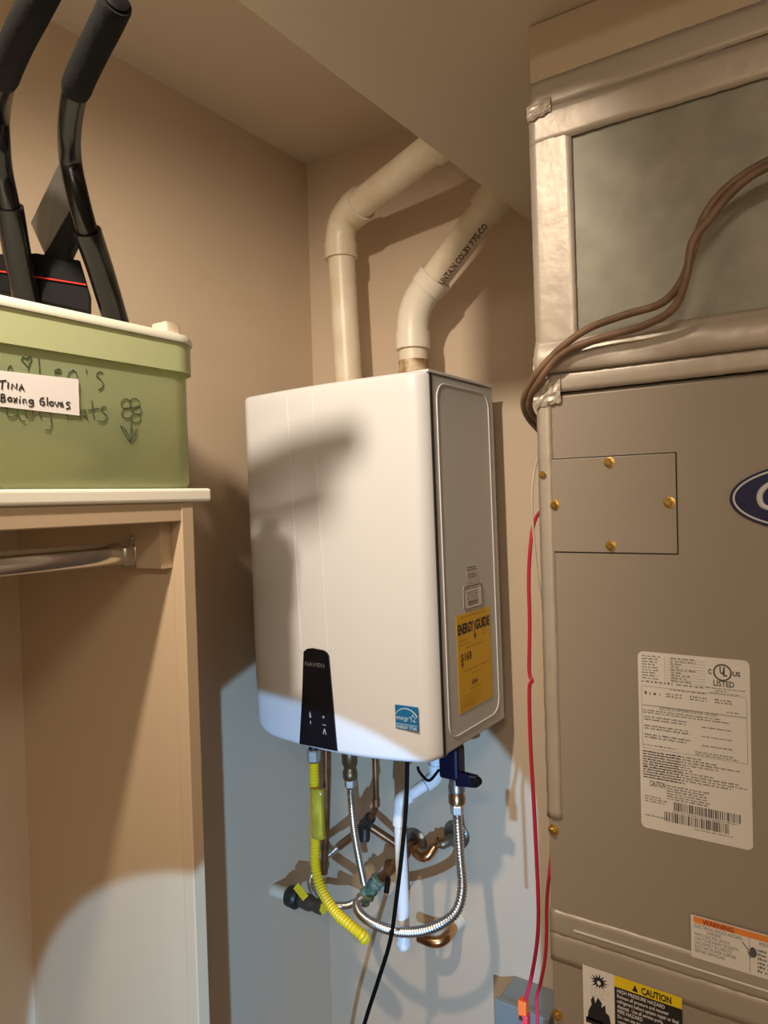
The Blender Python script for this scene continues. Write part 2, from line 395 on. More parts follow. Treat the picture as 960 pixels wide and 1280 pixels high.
# ------------------------------------------------------------------ vent pipes above the heater
def vent(name, label, x, y, zb, elbow, end, dirv, collar=False, stain=False):
    """one plastic vent: upright, elbow fitting, sloping run into the side of the soffit"""
    R = .0301; root = empty(name, (x, y, zb), label, 'vent pipe', 'plastic vent pipes above the heater'); E = V(elbow); Dv = (V(end)-E).normalized(); U = V((0, 0, 1))
    bend = .050
    A = E-U*bend; B = E+Dv*bend
    m = MB(); m.tube([(x, y, zb), (x+(A.x-x)*.5, y+(A.y-y)*.5, (zb+A.z)/2), A], R, 28); m.build('upright_pipe', PVC, root, smooth=True)
    if stain:
        MB().tube([(x, y, zb+.002), (x, y, zb+.066)], R+.0006, 28).build('stained_sleeve', PVCSTAIN, root, smooth=True)
    arc = []
    for i in range(15):
        t = i/14; arc.append((A*(1-t)**2)+(E*2*t*(1-t))+(B*t*t))
    R2 = R+.0052; pts_ = [A-U*.036, A-U*.001, *arc, B+Dv*.001, B+Dv*.030]
    r_ = [R2+.0012, R2+.0012]+[R2-.0014]*len(arc)+[R2+.0012, R2+.0012]
    MB().tube(pts_, r_, 28).build('elbow', PVCW if stain else PVC, root, smooth=True)
    MB().tube([B, V(end)], R, 28).build('sloping_pipe', PVC, root, smooth=True)
    if collar:
        q = V(end); MB().tube([q-Dv*collar[0], q-Dv*collar[1]], R+.0055, 28).build('coupling', PVC, root, smooth=True)
    return root, B, Dv
E1_, P1_ = V((-0.9754, 1.3100, 2.1689)), V((-0.6955, 1.2250, 2.2094)); V1E = E1_+(P1_-E1_)*1.45
E2_, P2_ = V((-0.7958, 1.3100, 1.9452)), V((-0.6006, 1.3000, 2.1162)); V2E = E2_+(P2_-E2_)*1.45
v1, b1, d1 = vent('vent_pipe', 'cream plastic vent pipe with wide elbow, left one above the heater', *(-0.9639, 1.3100, 1.8203)[:2], 1.77, (-0.9754, 1.3100, 2.1689), V1E, None, collar=(.12, .03))
v2, b2, d2 = vent('vent_pipe', 'cream plastic vent pipe printed with black lettering and stained at its foot', *(-0.7960, 1.3100, 1.8209)[:2], 1.77, (-0.7958, 1.3100, 1.9452), V2E, None, collar=(.145, .02), stain=True)
# print along the lower right of the second vent
def wrap_text(txt, base, axis, R, ang, size, name, parent, s0):
    ax = V(axis).normalized(); cdir = (V((0, 0, 1.55))-base); cdir = (cdir-ax*cdir.dot(ax)).normalized(); side_ = -ax.cross(cdir)
    vs, fs = text_mesh(txt, size, .66, .0005)
    P = []
    for x_, y_ in vs:
        a = ang+y_/R; P.append(V(base)+ax*(s0+x_)+(cdir*math.cos(a)+side_*math.sin(a))*(R+.0004))
    return MB().add(P, fs).build(name, INKM, parent)
wrap_text('UNTAIN COLBY PIPE-CO', b2, d2, .0301, -.80, .0190, 'pipe_lettering', v2, .030)

# ------------------------------------------------------------------ plumbing under the heater
def hexnut(m, p, axis, r, L): return m.lathe(p, axis, [(0, r*.9), (L*.12, r), (L*.88, r), (L, r*.9)], 6)
# yellow gas hose
GX = (-1.0219, 1.2200, 0.9969)
g = empty('gas_hose', (GX[0], GX[1], .60), 'yellow coated corrugated gas hose looping under the water heater', 'hose')
hexnut(MB(), (GX[0], GX[1], 1.012), (0, 0, -1), .015, .028).build('hose_nut', STEEL, g)
MB().lathe((GX[0], GX[1], 1.085), (0, 0, -1), [(0, .010), (.08, .010)], 14).build('gas_inlet', IRON, g, smooth=True)
corrugated([(GX[0], GX[1], .992), (-1.0224, 1.2200, 0.9268), (-1.0246, 1.2200, 0.8123), (-1.0224, 1.2150, 0.7623), (-1.0004, 1.2050, 0.7204), (-0.9551, 1.1900, 0.6941), (-0.9044, 1.1800, 0.6806), (-0.8804, 1.1850, 0.6657), (-0.8836, 1.2000, 0.6504), (-0.9084, 1.2200, 0.6424), (-0.9527, 1.2320, 0.6450), (-0.9764, 1.2350, 0.6485)], .0100, .0030, .0070, 14).build('corrugated_tube', YELLOW, g, smooth=True)
c0, c1 = V((-1.0114, 1.2150, 0.9324)), V((-1.0111, 1.2150, 0.8245))
m = MB(); rws = []
for i in range(9):
    t = i/8; c = c0+(c1-c0)*t; wd = .0165-.0022*math.sin(PI*t)
    rws.append([(c.x-wd-.003, c.y+.004, c.z), (c.x-wd*.6, c.y-.010, c.z), (c.x, c.y-.013, c.z), (c.x+wd*.6, c.y-.0105, c.z), (c.x+wd, c.y-.006, c.z), (c.x+wd+.001, c.y+.008, c.z)])
m.grid(rws).build('warning_sleeve', YTAG, g, smooth=True, solid=.0012)
# gas stub with shut-off valve from the left wall
GS = (-1.1550, 1.2232, 0.6658); gy, gz = GS[1], GS[2]
sv = empty('gas_shutoff_valve', (XL, gy, gz), 'black iron gas shut-off valve with yellow lever on left wall', 'valve')
MB().lathe((XL, gy, gz), (1, 0, 0), [(0, .014), (.045, .014)], 16).build('wall_stub', PVC, sv, smooth=True)
xs = XL+.045
m = MB().lathe((xs, gy, gz), (1, 0, 0), [(0, .018), (.004, .0225), (.026, .0235), (.032, .018)], 18); m.build('iron_coupling', IRON, sv, smooth=True)
m = MB().lathe((xs+.032, gy, gz), (1, 0, 0), [(0, .012), (.006, .016), (.03, .0175), (.042, .014), (.05, .012), (.05, .0155), (.066, .0155), (.068, .011)], 12); m.build('valve_body', mat('old_brass', (.13, .11, .085), .45, metal=.7), sv, smooth=True)
MB().lathe((xs+.092, gy, gz), (1, 0, 0), [(0, .013), (.012, .013)], 6).build('flare_nut', YELLOW, sv)
m = MB().lathe((xs+.052, gy-.005, gz+.012), (0, -.4, 1), [(0, .006), (.012, .006)], 10)
m.prism([(xs+.028, gy-.012, gz+.026), (xs+.062, gy-.022, gz+.014), (xs+.068, gy-.010, gz+.022), (xs+.034, gy-.002, gz+.036)], (0, -.003, .004)); m.build('valve_lever', YELLOW, sv, bevel=.001)
# copper riser behind the gas hose
t_ = (-1.0084, 1.2500, 0.9899)
cp = MB().tube([(t_[0], t_[1], 1.09), (-1.0150, 1.2500, 0.8735), (-1.0274, 1.2500, 0.7244)], .0085, 14).build('copper_riser', COPPER, None, smooth=True)
tag(cp, 'tarnished copper riser directly behind the yellow gas hose', 'pipe')
# hot water connector: brass union + stainless flex going down to the verdigris joint
h = (-0.9244, 1.2200, 1.0053)
hw = empty('water_connector', (h[0], h[1], .78), 'straight stainless flexible connector hanging left of the thin copper pipe', 'connector')
MB().lathe((h[0], h[1], 1.09), (0, 0, -1), [(0, .011), (.06, .011), (.06, .0155), (.066, .0165), (.092, .0165), (.097, .013), (.105, .013), (.108, .0155), (.122, .0155), (.126, .012)], 16).build('brass_union', mat('aged_brass', (.20, .15, .08), .4, metal=.85), hw, smooth=True)
hexnut(MB(), (h[0], h[1], .966), (0, 0, -1), .0125, .018).build('connector_nut', STEEL, hw)
MB().lathe((h[0], h[1], .973), (0, 0, -1), [(0, .0118), (.008, .0118)], 14).build('red_washer', mat('red_fibre', (.45, .06, .02), .6), hw)
corrugated([(h[0], h[1], .952), (-0.9233, 1.2200, 0.9210), (-0.9249, 1.2300, 0.8490), (-0.9292, 1.2500, 0.7797), (-0.9403, 1.2800, 0.7129)], .0074, .0022, .0050, 12).build('corrugated_tube', STEEL, hw, smooth=True)
# thin copper pipe with tee and side runs
q0 = (-0.8940, 1.2700, 0.9950)
tp = empty('copper_branch', (q0[0], q0[1], .80), 'thin copper pipe dropping from heater to a dark branching tee', 'pipe')
MB().tube(cr([(q0[0], q0[1], 1.09), (-0.8940, 1.2700, 0.9349), (-0.8987, 1.2750, 0.8977), (-0.9186, 1.2900, 0.8653), (-0.9509, 1.3100, 0.8328)], 6), .0068, 12).build('dropping_pipe', COPPER, tp, smooth=True)
MB().lathe((-0.8962, 1.2720, 0.9114), (0, 0, -1), [(0, .0085), (.016, .0085)], 14).build('elbow_collar', COPPER, tp, smooth=True)
m = MB().tube([(-0.9324, 1.3000, 0.8515), (-0.9985, 1.3400, 0.7847)], .0125, 14); m.lathe((-0.9629, 1.3200, 0.8191), (.3, -.5, -1), [(-.012, .012), (.028, .012), (.034, .009)], 12); m.build('tee', IRON, tp, smooth=True)
MB().tube([(-0.9525, 1.3300, 0.8139), (-0.9026, 1.3600, 0.7738)], .0092, 14).build('right_run', COPPER, tp, smooth=True)
MB().tube([(-0.9933, 1.3300, 0.7918), (-1.0453, 1.3300, 0.7479)], .0095, 14).build('left_run', COPPER, tp, smooth=True)
# looped connector passing behind the gas hose
lc = corrugated([(-1.0404, 1.3300, 0.7528), (-1.0762, 1.3200, 0.7201), (-1.1029, 1.3100, 0.6874), (-1.1187, 1.3100, 0.6528), (-1.1053, 1.3100, 0.6243), (-1.0675, 1.3100, 0.6162), (-1.0161, 1.3100, 0.6272), (-0.9794, 1.3100, 0.6487)], .0074, .0022, .0050, 12).build('looped_connector', STEEL, None, smooth=True)
tag(lc, 'thin stainless connector curling behind the yellow gas hose', 'connector')
# copper manifold: wall plates, elbows, diagonal pipe and verdigris joint
e1, e2 = V((-0.8935, 1.4200, 0.7588)), V((-0.7839, 1.4200, 0.8011))
mf = empty('copper_manifold', (e1.x, 1.42, .66), 'copper water pipes with two round wall plates and green corroded joint', 'pipework')
for e in (e1, e2):
    MB().lathe(e, (0, -1, 0), [(0, .032), (.002, .032), (.008, .026), (.012, .014), (.012, .010)], 24).build('wall_plate', mat('dull_chrome', (.36, .35, .33), .3, metal=.9, var=.3, scale=30), mf, smooth=True)
a1 = V((-0.8477, 1.3700, 0.7793)); 
MB().tube(cr([e1+V((0, -.01, 0)), e1+V((0, -.055, 0)), (-0.8764, 1.3550, 0.7642), (-0.9094, 1.3450, 0.7260), (-0.9518, 1.3350, 0.6812)], 6), .0112, 16).build('diagonal_pipe', COPPER, mf, smooth=True)
MB().tube([(-0.9112, 1.3450, 0.7364), (-0.9160, 1.3450, 0.7207)], .0145, 16).build('pipe_collar', COPPER, mf, smooth=True)
MB().tube(cr([(-0.9142, 1.3350, 0.7058), (-0.9099, 1.3250, 0.6971), (-0.9093, 1.3200, 0.6818)], 3), [.006]*7, 10).build('black_lever', RUBBER, mf, smooth=True)
p0, p1 = V((-0.9360, 1.3320, 0.7013)), V((-0.9742, 1.3150, 0.6460)); d = (p1-p0)
m = MB(); n_ = 14; P = [p0+d*i/n_ for i in range(n_+1)]
m.tube(P, [.0165+.0018*math.sin(i*2.1)+random.uniform(-.0012, .0012) for i in range(n_+1)], 16); m.build('verdigris_joint', PATINA, mf, smooth=True)['label'] = 'green corroded joint'
MB().tube(cr([e2+V((0, -.008, 0)), e2+V((0, -.030, 0)), e2+V((-.012, -.045, -.006)), (-0.7981, 1.3800, 0.7979)], 5), .011, 14).build('brass_stub', mat('stub_brass', (.24, .20, .14), .4, metal=.8), mf, smooth=True)
MB().tube([(-0.7908, 1.3780, 0.8057), (-0.8140, 1.3720, 0.7867)], .0085, 14).tube([(-0.7998, 1.3760, 0.7991), (-0.8049, 1.3740, 0.7934)], .012, 14).build('stub_pipe', COPPERB, mf, smooth=True)
MB().tube(cr([(-0.8140, 1.3720, 0.7867), (-0.8216, 1.3600, 0.7722), (-0.8330, 1.3550, 0.7662), (-0.8524, 1.3600, 0.7681), (-0.8613, 1.3650, 0.7781)], 6), .0115, 16).build('bright_elbow', COPPERB, mf, smooth=True)
# lower copper elbow with whitened wall stub
w0 = V((-0.7796, 1.4200, 0.6103))
le = empty('copper_elbow', (w0.x, 1.42, w0.z-.03), 'short copper elbow on whitened stub low on back wall', 'pipe')
MB().tube([w0, w0+(V((-0.7884, 1.3700, 0.6062))-w0)*.55], .0135, 16).build('painted_stub', PVCW, le, smooth=True)
MB().tube(cr([w0+(V((-0.7884, 1.3700, 0.6062))-w0)*.5, (-0.7798, 1.3650, 0.6062), (-0.7865, 1.3450, 0.6005), (-0.8045, 1.3350, 0.5983), (-0.8365, 1.3350, 0.5987)], 6), .0118, 16).build('elbow', COPPERB, le, smooth=True)
# isolation valve with blue handle and large looping stainless hose
u = (-0.6826, 1.2400, 1.0182)
iv = empty('isolation_valve', (u[0], u[1], .93), 'isolation valve with dark blue lever under heater right corner', 'valve')
MB().lathe((u[0], u[1], 1.085), (0, 0, -1), [(0, .012), (.02, .012), (.024, .0175), (.062, .0175), (.066, .0145), (.088, .0145), (.092, .0165), (.104, .0165), (.106, .012)], 16).build('valve_body', mat('valve_grey', (.30, .28, .24), .35, metal=.8), iv, smooth=True)
m = MB().box(u[0]-.022, u[0]+.020, u[1]-.030, u[1]+.004, 1.012, 1.075); m.build('handle_hub', BLUE, iv, bevel=.006)
m = MB().prism([(u[0]+.012, u[1]-.026, 1.030), (u[0]+.052, u[1]-.020, 1.026), (u[0]+.060, u[1]-.020, 1.016), (u[0]+.050, u[1]-.022, 1.003), (u[0]+.010, u[1]-.026, 1.000)], (0, .014, 0)); m.build('lever', BLUE, iv, bevel=.004)
MB().lathe((u[0]+.053, u[1]-.026, 1.015), (0, 1, 0), [(0, .009), (.016, .009)], 12).build('lever_tip', RUBBER, iv, bevel=.002)
MB().tube(cr([(u[0]-.018, u[1]-.034, 1.030), (u[0]-.040, u[1]-.036, 1.006), (u[0]-.060, u[1]-.036, 1.018), (u[0]-.066, u[1]-.034, 1.028)], 6), .0028, 8).build('tether', RUBBER, iv, smooth=True)
MB().lathe((u[0], u[1], .979), (0, 0, -1), [(0, .0140), (.006, .0165), (.020, .0165), (.024, .0125)], 16).build('copper_union', mat('union_copper', (.40, .22, .10), .3, metal=.9), iv, smooth=True)
hs = empty('looping_hose', (u[0], u[1], .62), 'long stainless corrugated water hose curving in a wide loop', 'hose')
hexnut(MB(), (u[0], u[1], .955), (0, 0, -1), .0135, .018).build('hose_nut', STEEL, hs)
corrugated([(u[0], u[1], .940), (-0.6819, 1.2400, 0.9248), (-0.6760, 1.2350, 0.8580), (-0.6672, 1.2250, 0.8028), (-0.6751, 1.2150, 0.7620), (-0.7018, 1.2050, 0.7343), (-0.7497, 1.2000, 0.7066), (-0.8094, 1.2050, 0.6856), (-0.8727, 1.2200, 0.6735), (-0.9255, 1.2450, 0.6657), (-0.9579, 1.2750, 0.6626), (-0.9666, 1.3050, 0.6602)], .0088, .0026, .0060, 14).build('corrugated_tube', STEEL, hs, smooth=True)
# condensate drain
k0, k1, k2, k3 = V((-0.7630, 1.3000, 0.9721)), V((-0.8088, 1.2350, 0.9377)), V((-0.8122, 1.2350, 0.8928)), V((-0.8101, 1.2350, 0.6668))
dr = empty('condensate_drain', (k3.x, k3.y, k3.z-.02), 'thin white plastic drain pipe with elbows beneath the heater', 'pipe')
MB().tube([k0+V((.004, .0, .09)), k0+V((0, 0, .02))], .0125, 16).build('drain_outlet', PVCDRAIN, dr, smooth=True)
MB().tube(cr([k0+V((0, 0, .028)), k0+V((0, 0, .006)), k0+(k1-k0)*.12, k0+(k1-k0)*.3], 6), .0152, 16).build('upper_elbow', PVCDRAIN, dr, smooth=True)
MB().tube([k0+(k1-k0)*.1, k1-(k1-k0)*.1], .0118, 16).build('sloping_pipe', PVCDRAIN, dr, smooth=True)
MB().tube([k0+(k1-k0)*.315, k0+(k1-k0)*.33], .0123, 16).build('purple_primer', mat('primer_purple', (.05, .03, .22), .5), dr, smooth=True)
MB().tube(cr([k1-(k1-k0)*.22, k1-(k1-k0)*.04, k1+V((0, 0, -.012)), k2+V((0, 0, -.004))], 6), .0155, 16).build('lower_elbow', PVCDRAIN, dr, smooth=True)
MB().tube([k2+V((0, 0, .01)), k3], .0123, 16).build('dropping_pipe', PVCDRAIN, dr, smooth=True)
MB().tube(cr([k3+V((0, 0, .008)), k3+V((.001, -.002, -.004)), k3+V((.002, -.006, -.018)), k3+V((.003, .0, -.026))], 4), [.0145]*9+[.0148, .0135, .011, .006], 16).build('end_elbow', PVCDRAIN, dr, smooth=True)
# black power cord
kc = (-0.7411, 1.1600, 1.0487)
kd = MB().tube(cr([(kc[0], kc[1], 1.088), (-0.7470, 1.1600, 0.9790), (-0.7624, 1.1650, 0.8815), (-0.7817, 1.1700, 0.7809), (-0.8031, 1.1750, 0.6855), (-0.8382, 1.1800, 0.5911), (-0.8802, 1.1900, 0.4882), (-0.9346, 1.2100, 0.3444), (-1.0055, 1.2500, 0.1082)], 8), .0042, 10).build('power_cord', RUBBER, None, smooth=True)
tag(kd, 'black power cord hanging down in front of the drain pipe', 'cord')

# ------------------------------------------------------------------ air handler
YF, FX0, FX1, ZS = .8242, -.331, .20, 1.040
ah = empty('air_handler', (-.065, 1.1, 0), 'tall grey-brown air handler cabinet with oval badge and foil-taped edges', 'air handler')
MB().box(FX0, FX1, YF+.006, 1.36, .02, 1.668).build('cabinet', CABINET, ah, bevel=.003)
MB().box(FX0+.001, FX1, YF, YF+.010, ZS+.003, 1.664).build('upper_door', CABINET, ah, bevel=.002)
MB().box(FX0+.001, FX1, YF, YF+.010, .06, ZS-.003).build('lower_door', CABINET, ah, bevel=.002)
A0, A1 = (-0.3149, 0.8242, 1.5902), (-0.1774, 0.8242, 1.4829)
ap = MB().box(-.315, A1[0], YF-.0016, YF, A1[2], A0[2]); ap = ap.build('access_plate', CABINET, ah, bevel=.0006)
MB().box(-.3165, A1[0]+.0012, YF-.0004, YF+.001, A1[2]-.0012, A0[2]+.0012).build('plate_shadow_gap', DARK, ah)
sw = None
for p in ((-0.2477, 0.8242, 1.5839), (-0.1844, 0.8242, 1.5378), (-0.2480, 0.8242, 1.4906), (-0.3123, 0.8242, 1.5376), (-0.3251, 0.8242, 1.5737), (-0.3240, 0.8242, 1.1517), (-0.3246, 0.8242, 0.9290)):
    if sw is None:
        m = MB().lathe(p, (0, -1, 0), [(0, .0064), (.0016, .0062), (.002, .0045)], 16); m.lathe((p[0], p[1]-.002, p[2]), (0, -1, 0), [(0, .0042), (.0035, .0042), (.0042, .0032)], 6)
        sw = m.build('screw', BRASS, ah); base = V(p); l0 = sw.location.copy()
    else:
        c = sw.copy(); COL.objects.link(c); c.parent = ah; c.location = l0+(V(p)-base)
# foil tape: strips with crumpled surface
def tape(name, a, b, width, parent, mt, ny=40, nx=7, amp=.0012, lift=.0012, seed=0, ragged=.0015, bulge=None):
    """strip from a to b (points on the front face); width upward/sideways as a vector"""
    rnd = random.Random(seed); a, b, wv = V(a), V(b), V(width); rows = []
    for i in range(ny+1):
        t = i/ny; row = []; c = a+(b-a)*t; j0 = rnd.uniform(-ragged, ragged)*.3; j1 = rnd.uniform(-ragged, ragged)*.3
        for k in range(nx+1):
            s_ = k/nx; p = c+wv*s_
            if k == 0: p = p+wv.normalized()*j0
            if k == nx: p = p+wv.normalized()*j1
            o = lift+rnd.uniform(0, amp)*.45
            if k in (0, nx): o = .0004
            if bulge: o += bulge(t, s_)
            row.append((p.x, p.y-o, p.z))
        rows.append(row)
    m = MB().grid(rows); return m.build(name, mt, parent, smooth=True, solid=.0008)
tape('foil_tape', (FX0-.001, YF, 1.664), (FX0+.000, YF, 1.166), (.018, 0, 0), ah, FOIL, 60, 3, .0012, .002, 3)
tape('foil_tape', (FX0, YF, 1.026), (FX1, YF, 1.026), (0, 0, .030), ah, FOILD, 70, 5, .0011, .0012, 5, bulge=lambda t, s_: -.004 if .40 < s_ < .55 else 0)
tape('foil_tape', (FX0, YF, .994), (FX1, YF, .994), (0, 0, .036), ah, FOILD, 70, 4, .0010, .0010, 6)
MB().tube([(FX0+.03, YF-.003, ZS-.001), (FX0+.12, YF-.0035, ZS-.0005), (FX1, YF-.0035, ZS-.001)], .0012, 8).build('seam_highlight', mat('seam_highlight_white', (.88, .86, .84), .3, metal=.3), ah, smooth=True)  # ridge of the folded tape, its highlight painted in as near-white colour
# oval badge
bc = V((-.040, YF, 1.5405)); a_, b_ = .085, .0355
def oval(k, y): return [(bc.x+a_*k*math.cos(2*PI*i/64), y, bc.z+b_*(1-(1-k)*2.2)*math.sin(2*PI*i/64)) for i in range(64)]
bd = MB().prism(oval(1, YF), (0, -.003, 0)).build('oval_badge', LOGOB, ah, bevel=.0006); bd['label'] = 'navy blue oval badge with white rim'
P = oval(.955, YF-.0031); MB().tube(P+[P[0]], .0011, 6, caps=False).build('badge_rim', LOGOW, bd, smooth=True)
bf = Face((bc.x, YF-.0031, bc.z), (1, 0, 0), (0, 0, 1))
cpts = [(-.030, .008), (-.034, .0145), (-.044, .0155), (-.054, .009), (-.0575, .0005), (-.055, -.0075), (-.048, -.0105), (-.040, -.0085), (-.032, -.004)]
m = MB(); P = cr([bf.p(x_, z_, .0002) for x_, z_ in cpts], 6); nn = len(P)
m.tube(P, [.0008+.0022*math.sin(PI*i/(nn-1))**1.2*(1 if i > nn*.3 else .8) for i in range(nn)], 8)
bf.text(m, 'arrier', -.034, -.010, .026, width=.082, h=.0006, shear=.35, bold=.0004)
m.build('badge_lettering', LOGOW, bd)
# big rating label
R0 = (-0.2214, 0.8242, 1.1788); R1 = (-0.1098, 0.8242, 1.3745); lw, lh = R1[0]-R0[0], R1[2]-R0[2]
rf_ = Face((R0[0], YF-.0002, R0[2]), (1, 0, 0), (0, 0, 1))
m = MB(); rf_.rrect(m, 0, lw, 0, lh, .006, 0, .0005); rl = m.build('rating_label', PAPER, ah); rl['label'] = 'large white rating label with rounded corners'
m = MB(); f = lambda u_: u_*lw; g_ = lambda v_: v_*lh
rf_.rows(m, f(.04), f(.22), g_(.845), g_(.985), 9, fill=.55, ragged=.35, word=.008); rf_.rows(m, f(.31), f(.56), g_(.845), g_(.985), 9, fill=.55, ragged=.75, word=.009)
for i in range(9): rf_.rect(m, f(.27), f(.62), g_(.845+.0156*i), g_(.845+.0156*i)+.0002, .0004, .0006)
rf_.rect(m, f(.255), f(.257), g_(.84), g_(.985), .0004, .0006)
rf_.rows(m, f(.03), f(.33), g_(.825), g_(.842), 1, ragged=0); rf_.rows(m, f(.36), f(.62), g_(.825), g_(.842), 1, ragged=.1)
P = [rf_.p(f(.77)+.0082*math.cos(2*PI*i/28), g_(.925)+.0082*math.sin(2*PI*i/28), .0006) for i in range(29)]; m.tube(P, .0009, 5, caps=False)
rf_.text(m, 'U', f(.745), g_(.918), .0105, width=.005, bold=.0004); rf_.text(m, 'L', f(.775), g_(.907), .0095, width=.004, bold=.0004)
rf_.text(m, 'C', f(.645), g_(.912), .007, width=.0035, bold=.0003); rf_.text(m, 'US', f(.855), g_(.912), .0065, width=.0075, bold=.0003)
rf_.text(m, 'LISTED', f(.69), g_(.850), .0085, width=.020, bold=.0002)
rf_.rows(m, f(.62), f(.96), g_(.832), g_(.843), 1, ragged=.0); rf_.rows(m, f(.70), f(.82), g_(.820), g_(.830), 1, ragged=0); rf_.rows(m, f(.66), f(.92), g_(.808), g_(.818), 1, ragged=0)
for (q0_, q1_) in ((.70, .805), (.455, .695)):
    for (x0_, x1_, y0_, y1_) in ((.03, .97, q0_, q0_), (.03, .97, q1_, q1_)): rf_.rect(m, f(x0_), f(x1_), g_(y0_), g_(y0_)+.0003, .0004, .0006)
    for x_ in (.03, .968): rf_.rect(m, f(x_), f(x_)+.0003, g_(q0_), g_(q1_), .0004, .0006)
rf_.rows(m, f(.30), f(.62), g_(.795), g_(.808), 1, ragged=0); 
for x_ in (.06, .26, .48, .70): rf_.rows(m, f(x_), f(x_+.15), g_(.755), g_(.783), 2 if x_ > .1 else 1, ragged=0)
rf_.rows(m, f(.80), f(.92), g_(.71), g_(.722), 1, ragged=0)
rf_.text(m, 'ELECTRICAL INFORMATION FOR 1 PH UNIT', f(.20), g_(.682), .0050, width=lw*.52)
rf_.rows(m, f(.04), f(.86), g_(.652), g_(.678), 2, ragged=.25, word=.01)
for y_ in (.612, .562, .512): rf_.rows(m, f(.05), f(.52), g_(y_), g_(y_+.030), 2, ragged=.2, word=.010); rf_.rows(m, f(.58), f(.84), g_(y_), g_(y_+.012), 1, ragged=0, word=.010)
rf_.rows(m, f(.04), f(.36), g_(.468), g_(.482), 1); rf_.rows(m, f(.52), f(.96), g_(.460), g_(.484), 2)
rf_.rows(m, f(.03), f(.97), g_(.285), g_(.445), 11, fill=.6, ragged=.6, word=.008); rf_.rows(m, f(.03), f(.40), g_(.285), g_(.445), 11, fill=.6, ragged=.1, word=.008)
rf_.text(m, 'CAUTION', f(.09), g_(.245), .0085, width=.0165, bold=.0002); rf_.rows(m, f(.25), f(.64), g_(.185), g_(.27), 6, fill=.62, ragged=.1, word=.009)
rf_.bars(m, f(.31), f(.90), g_(.13), g_(.178)); rf_.bars(m, f(.22), f(.80), g_(.062), g_(.115))
rf_.rows(m, f(.04), f(.26), g_(.15), g_(.19), 3); rf_.rows(m, f(.30), f(.88), g_(.118), g_(.127), 1, ragged=0); rf_.rows(m, f(.04), f(.26), g_(.07), g_(.082), 1, ragged=0); rf_.rows(m, f(.50), f(.84), g_(.046), g_(.056), 1, ragged=0)
m.build('label_print', INKG, rl)
# warning label with orange band
W0 = (-0.1713, 0.8242, 1.0541); W1 = (-0.1713, 0.8242, 1.0967); wf = Face((W0[0], YF-.0028, W0[2]-.003), (1, 0, 0), (0, 0, 1)); wh = W1[2]-W0[2]+.003
m = MB(); wf.rect(m, 0, .155, 0, wh, 0, .0005); wl = m.build('warning_label', PAPER, ah); wl['label'] = 'wide warning label with orange top band'
m = MB(); wf.rect(m, .003, .152, wh-.0075, wh-.001, .0003, .0008); m.build('orange_band', CORANGE, wl)
m = MB(); wf.text(m, 'AVERTISSEMENT', .080, wh-.0068, .0072, width=.055, h=.001, bold=.0002); wf.text(m, 'WARNING', .012, wh-.0068, .0072, width=.030, h=.001, bold=.0002); m.build('band_lettering', CRED, wl)
m = MB(); wf.text(m, 'ELECTRICAL SHOCK HAZARD', .004, wh-.0125, .0052, width=.046)
for i, t_ in enumerate(('WARNING', 'PARTS, ELECTRIC SHOCK', 'CAN CAUSE INJURY OR DEATH', 'DISCONNECT ALL REMOTE', 'ELECTRIC POWER SUPPLIES', 'BEFORE SERVICING.')): wf.text(m, t_, .004+(.012 if i == 0 else 0), wh-.0168-.0044*i, .0048, width=(.014, .034, .042, .036, .040, .030)[i])
wf.rect(m, .0565, .0569, .002, wh-.008, .0004, .0006)
m.prism([wf.p(.060+.0034*math.cos(2*PI*i/16), wh*.52+.0055*math.sin(2*PI*i/16), .0006) for i in range(16)], wf.n*.0001)
m.tube([wf.p(.050, wh-.014, .0006), wf.p(.056, wh-.021, .0006)], .0005, 5); m.tube([wf.p(.055, wh-.022, .0006), wf.p(.058, wh-.028, .0006)], .0006, 5)
wf.text(m, 'RISQUE DE CHOC', .066, wh-.0125, .0052, width=.040); wf.rows(m, .064, .150, .004, wh-.016, 6, ragged=.2, word=.010)
m.build('label_print', INKG, wl)
# caution label
c0_ = (-0.2917, 0.8242, 1.0018); cw = (-0.1820, 0.8242, 1.0086)[0]-c0_[0]; cf = Face((c0_[0], YF-.0022, c0_[2]-.15), (1, 0, 0), (0, 0, 1)); T = .15
m = MB(); cf.rect(m, 0, cw, 0, T, 0, .0005); cl = m.build('caution_label', PAPER, ah); cl['label'] = 'caution label with yellow band and burst pictograms'
x2 = cw*.335
m = MB(); cf.rect(m, x2, cw, T-.0125, T, .0003, .0008); m.build('yellow_band', CYEL, cl)
m = MB(); cf.rect(m, x2, cw, T-.062, T-.0125, .0003, .0008); m.build('black_field', INK, cl)
m = MB(); cf.text(m, 'CAUTION', x2+.030, T-.0105, .0105, width=.032, h=.001, bold=.0004)
m.prism([cf.p(x2+.020, T-.0105, .001), cf.p(x2+.0265, T-.0105, .001), cf.p(x2+.0232, T-.003, .001)], cf.n*.0001); m.build('band_lettering', INK, cl)
m = MB()
for i, (t_, wd) in enumerate((('HIGH PRESSURE HAZARD', .052), ('Release all pressure and recover', .056), ('refrigerant before system repair or final', .066), ('disposal.  Use all service ports.', .050), ('FIRE HAZARD', .028), ('Do not use torch to remove any', .058), ('component. Relieve pressure, see', .062))):
    cf.text(m, t_, x2+.003, T-.0185-.0058*i, .0058, width=min(wd, cw-x2-.005), h=.001, bold=.0001)
m.build('field_lettering', PAPERW, cl)
m = MB(); cx, cz = x2*.52, T-.014; bst = []
for i in range(26):
    r_ = .0105*random.uniform(.85, 1.1) if i % 2 == 0 else .005; a = 2*PI*i/26; bst.append(cf.p(cx+r_*math.cos(a), cz+r_*math.sin(a)*.9, .0007))
m.prism(bst, cf.n*.0002)
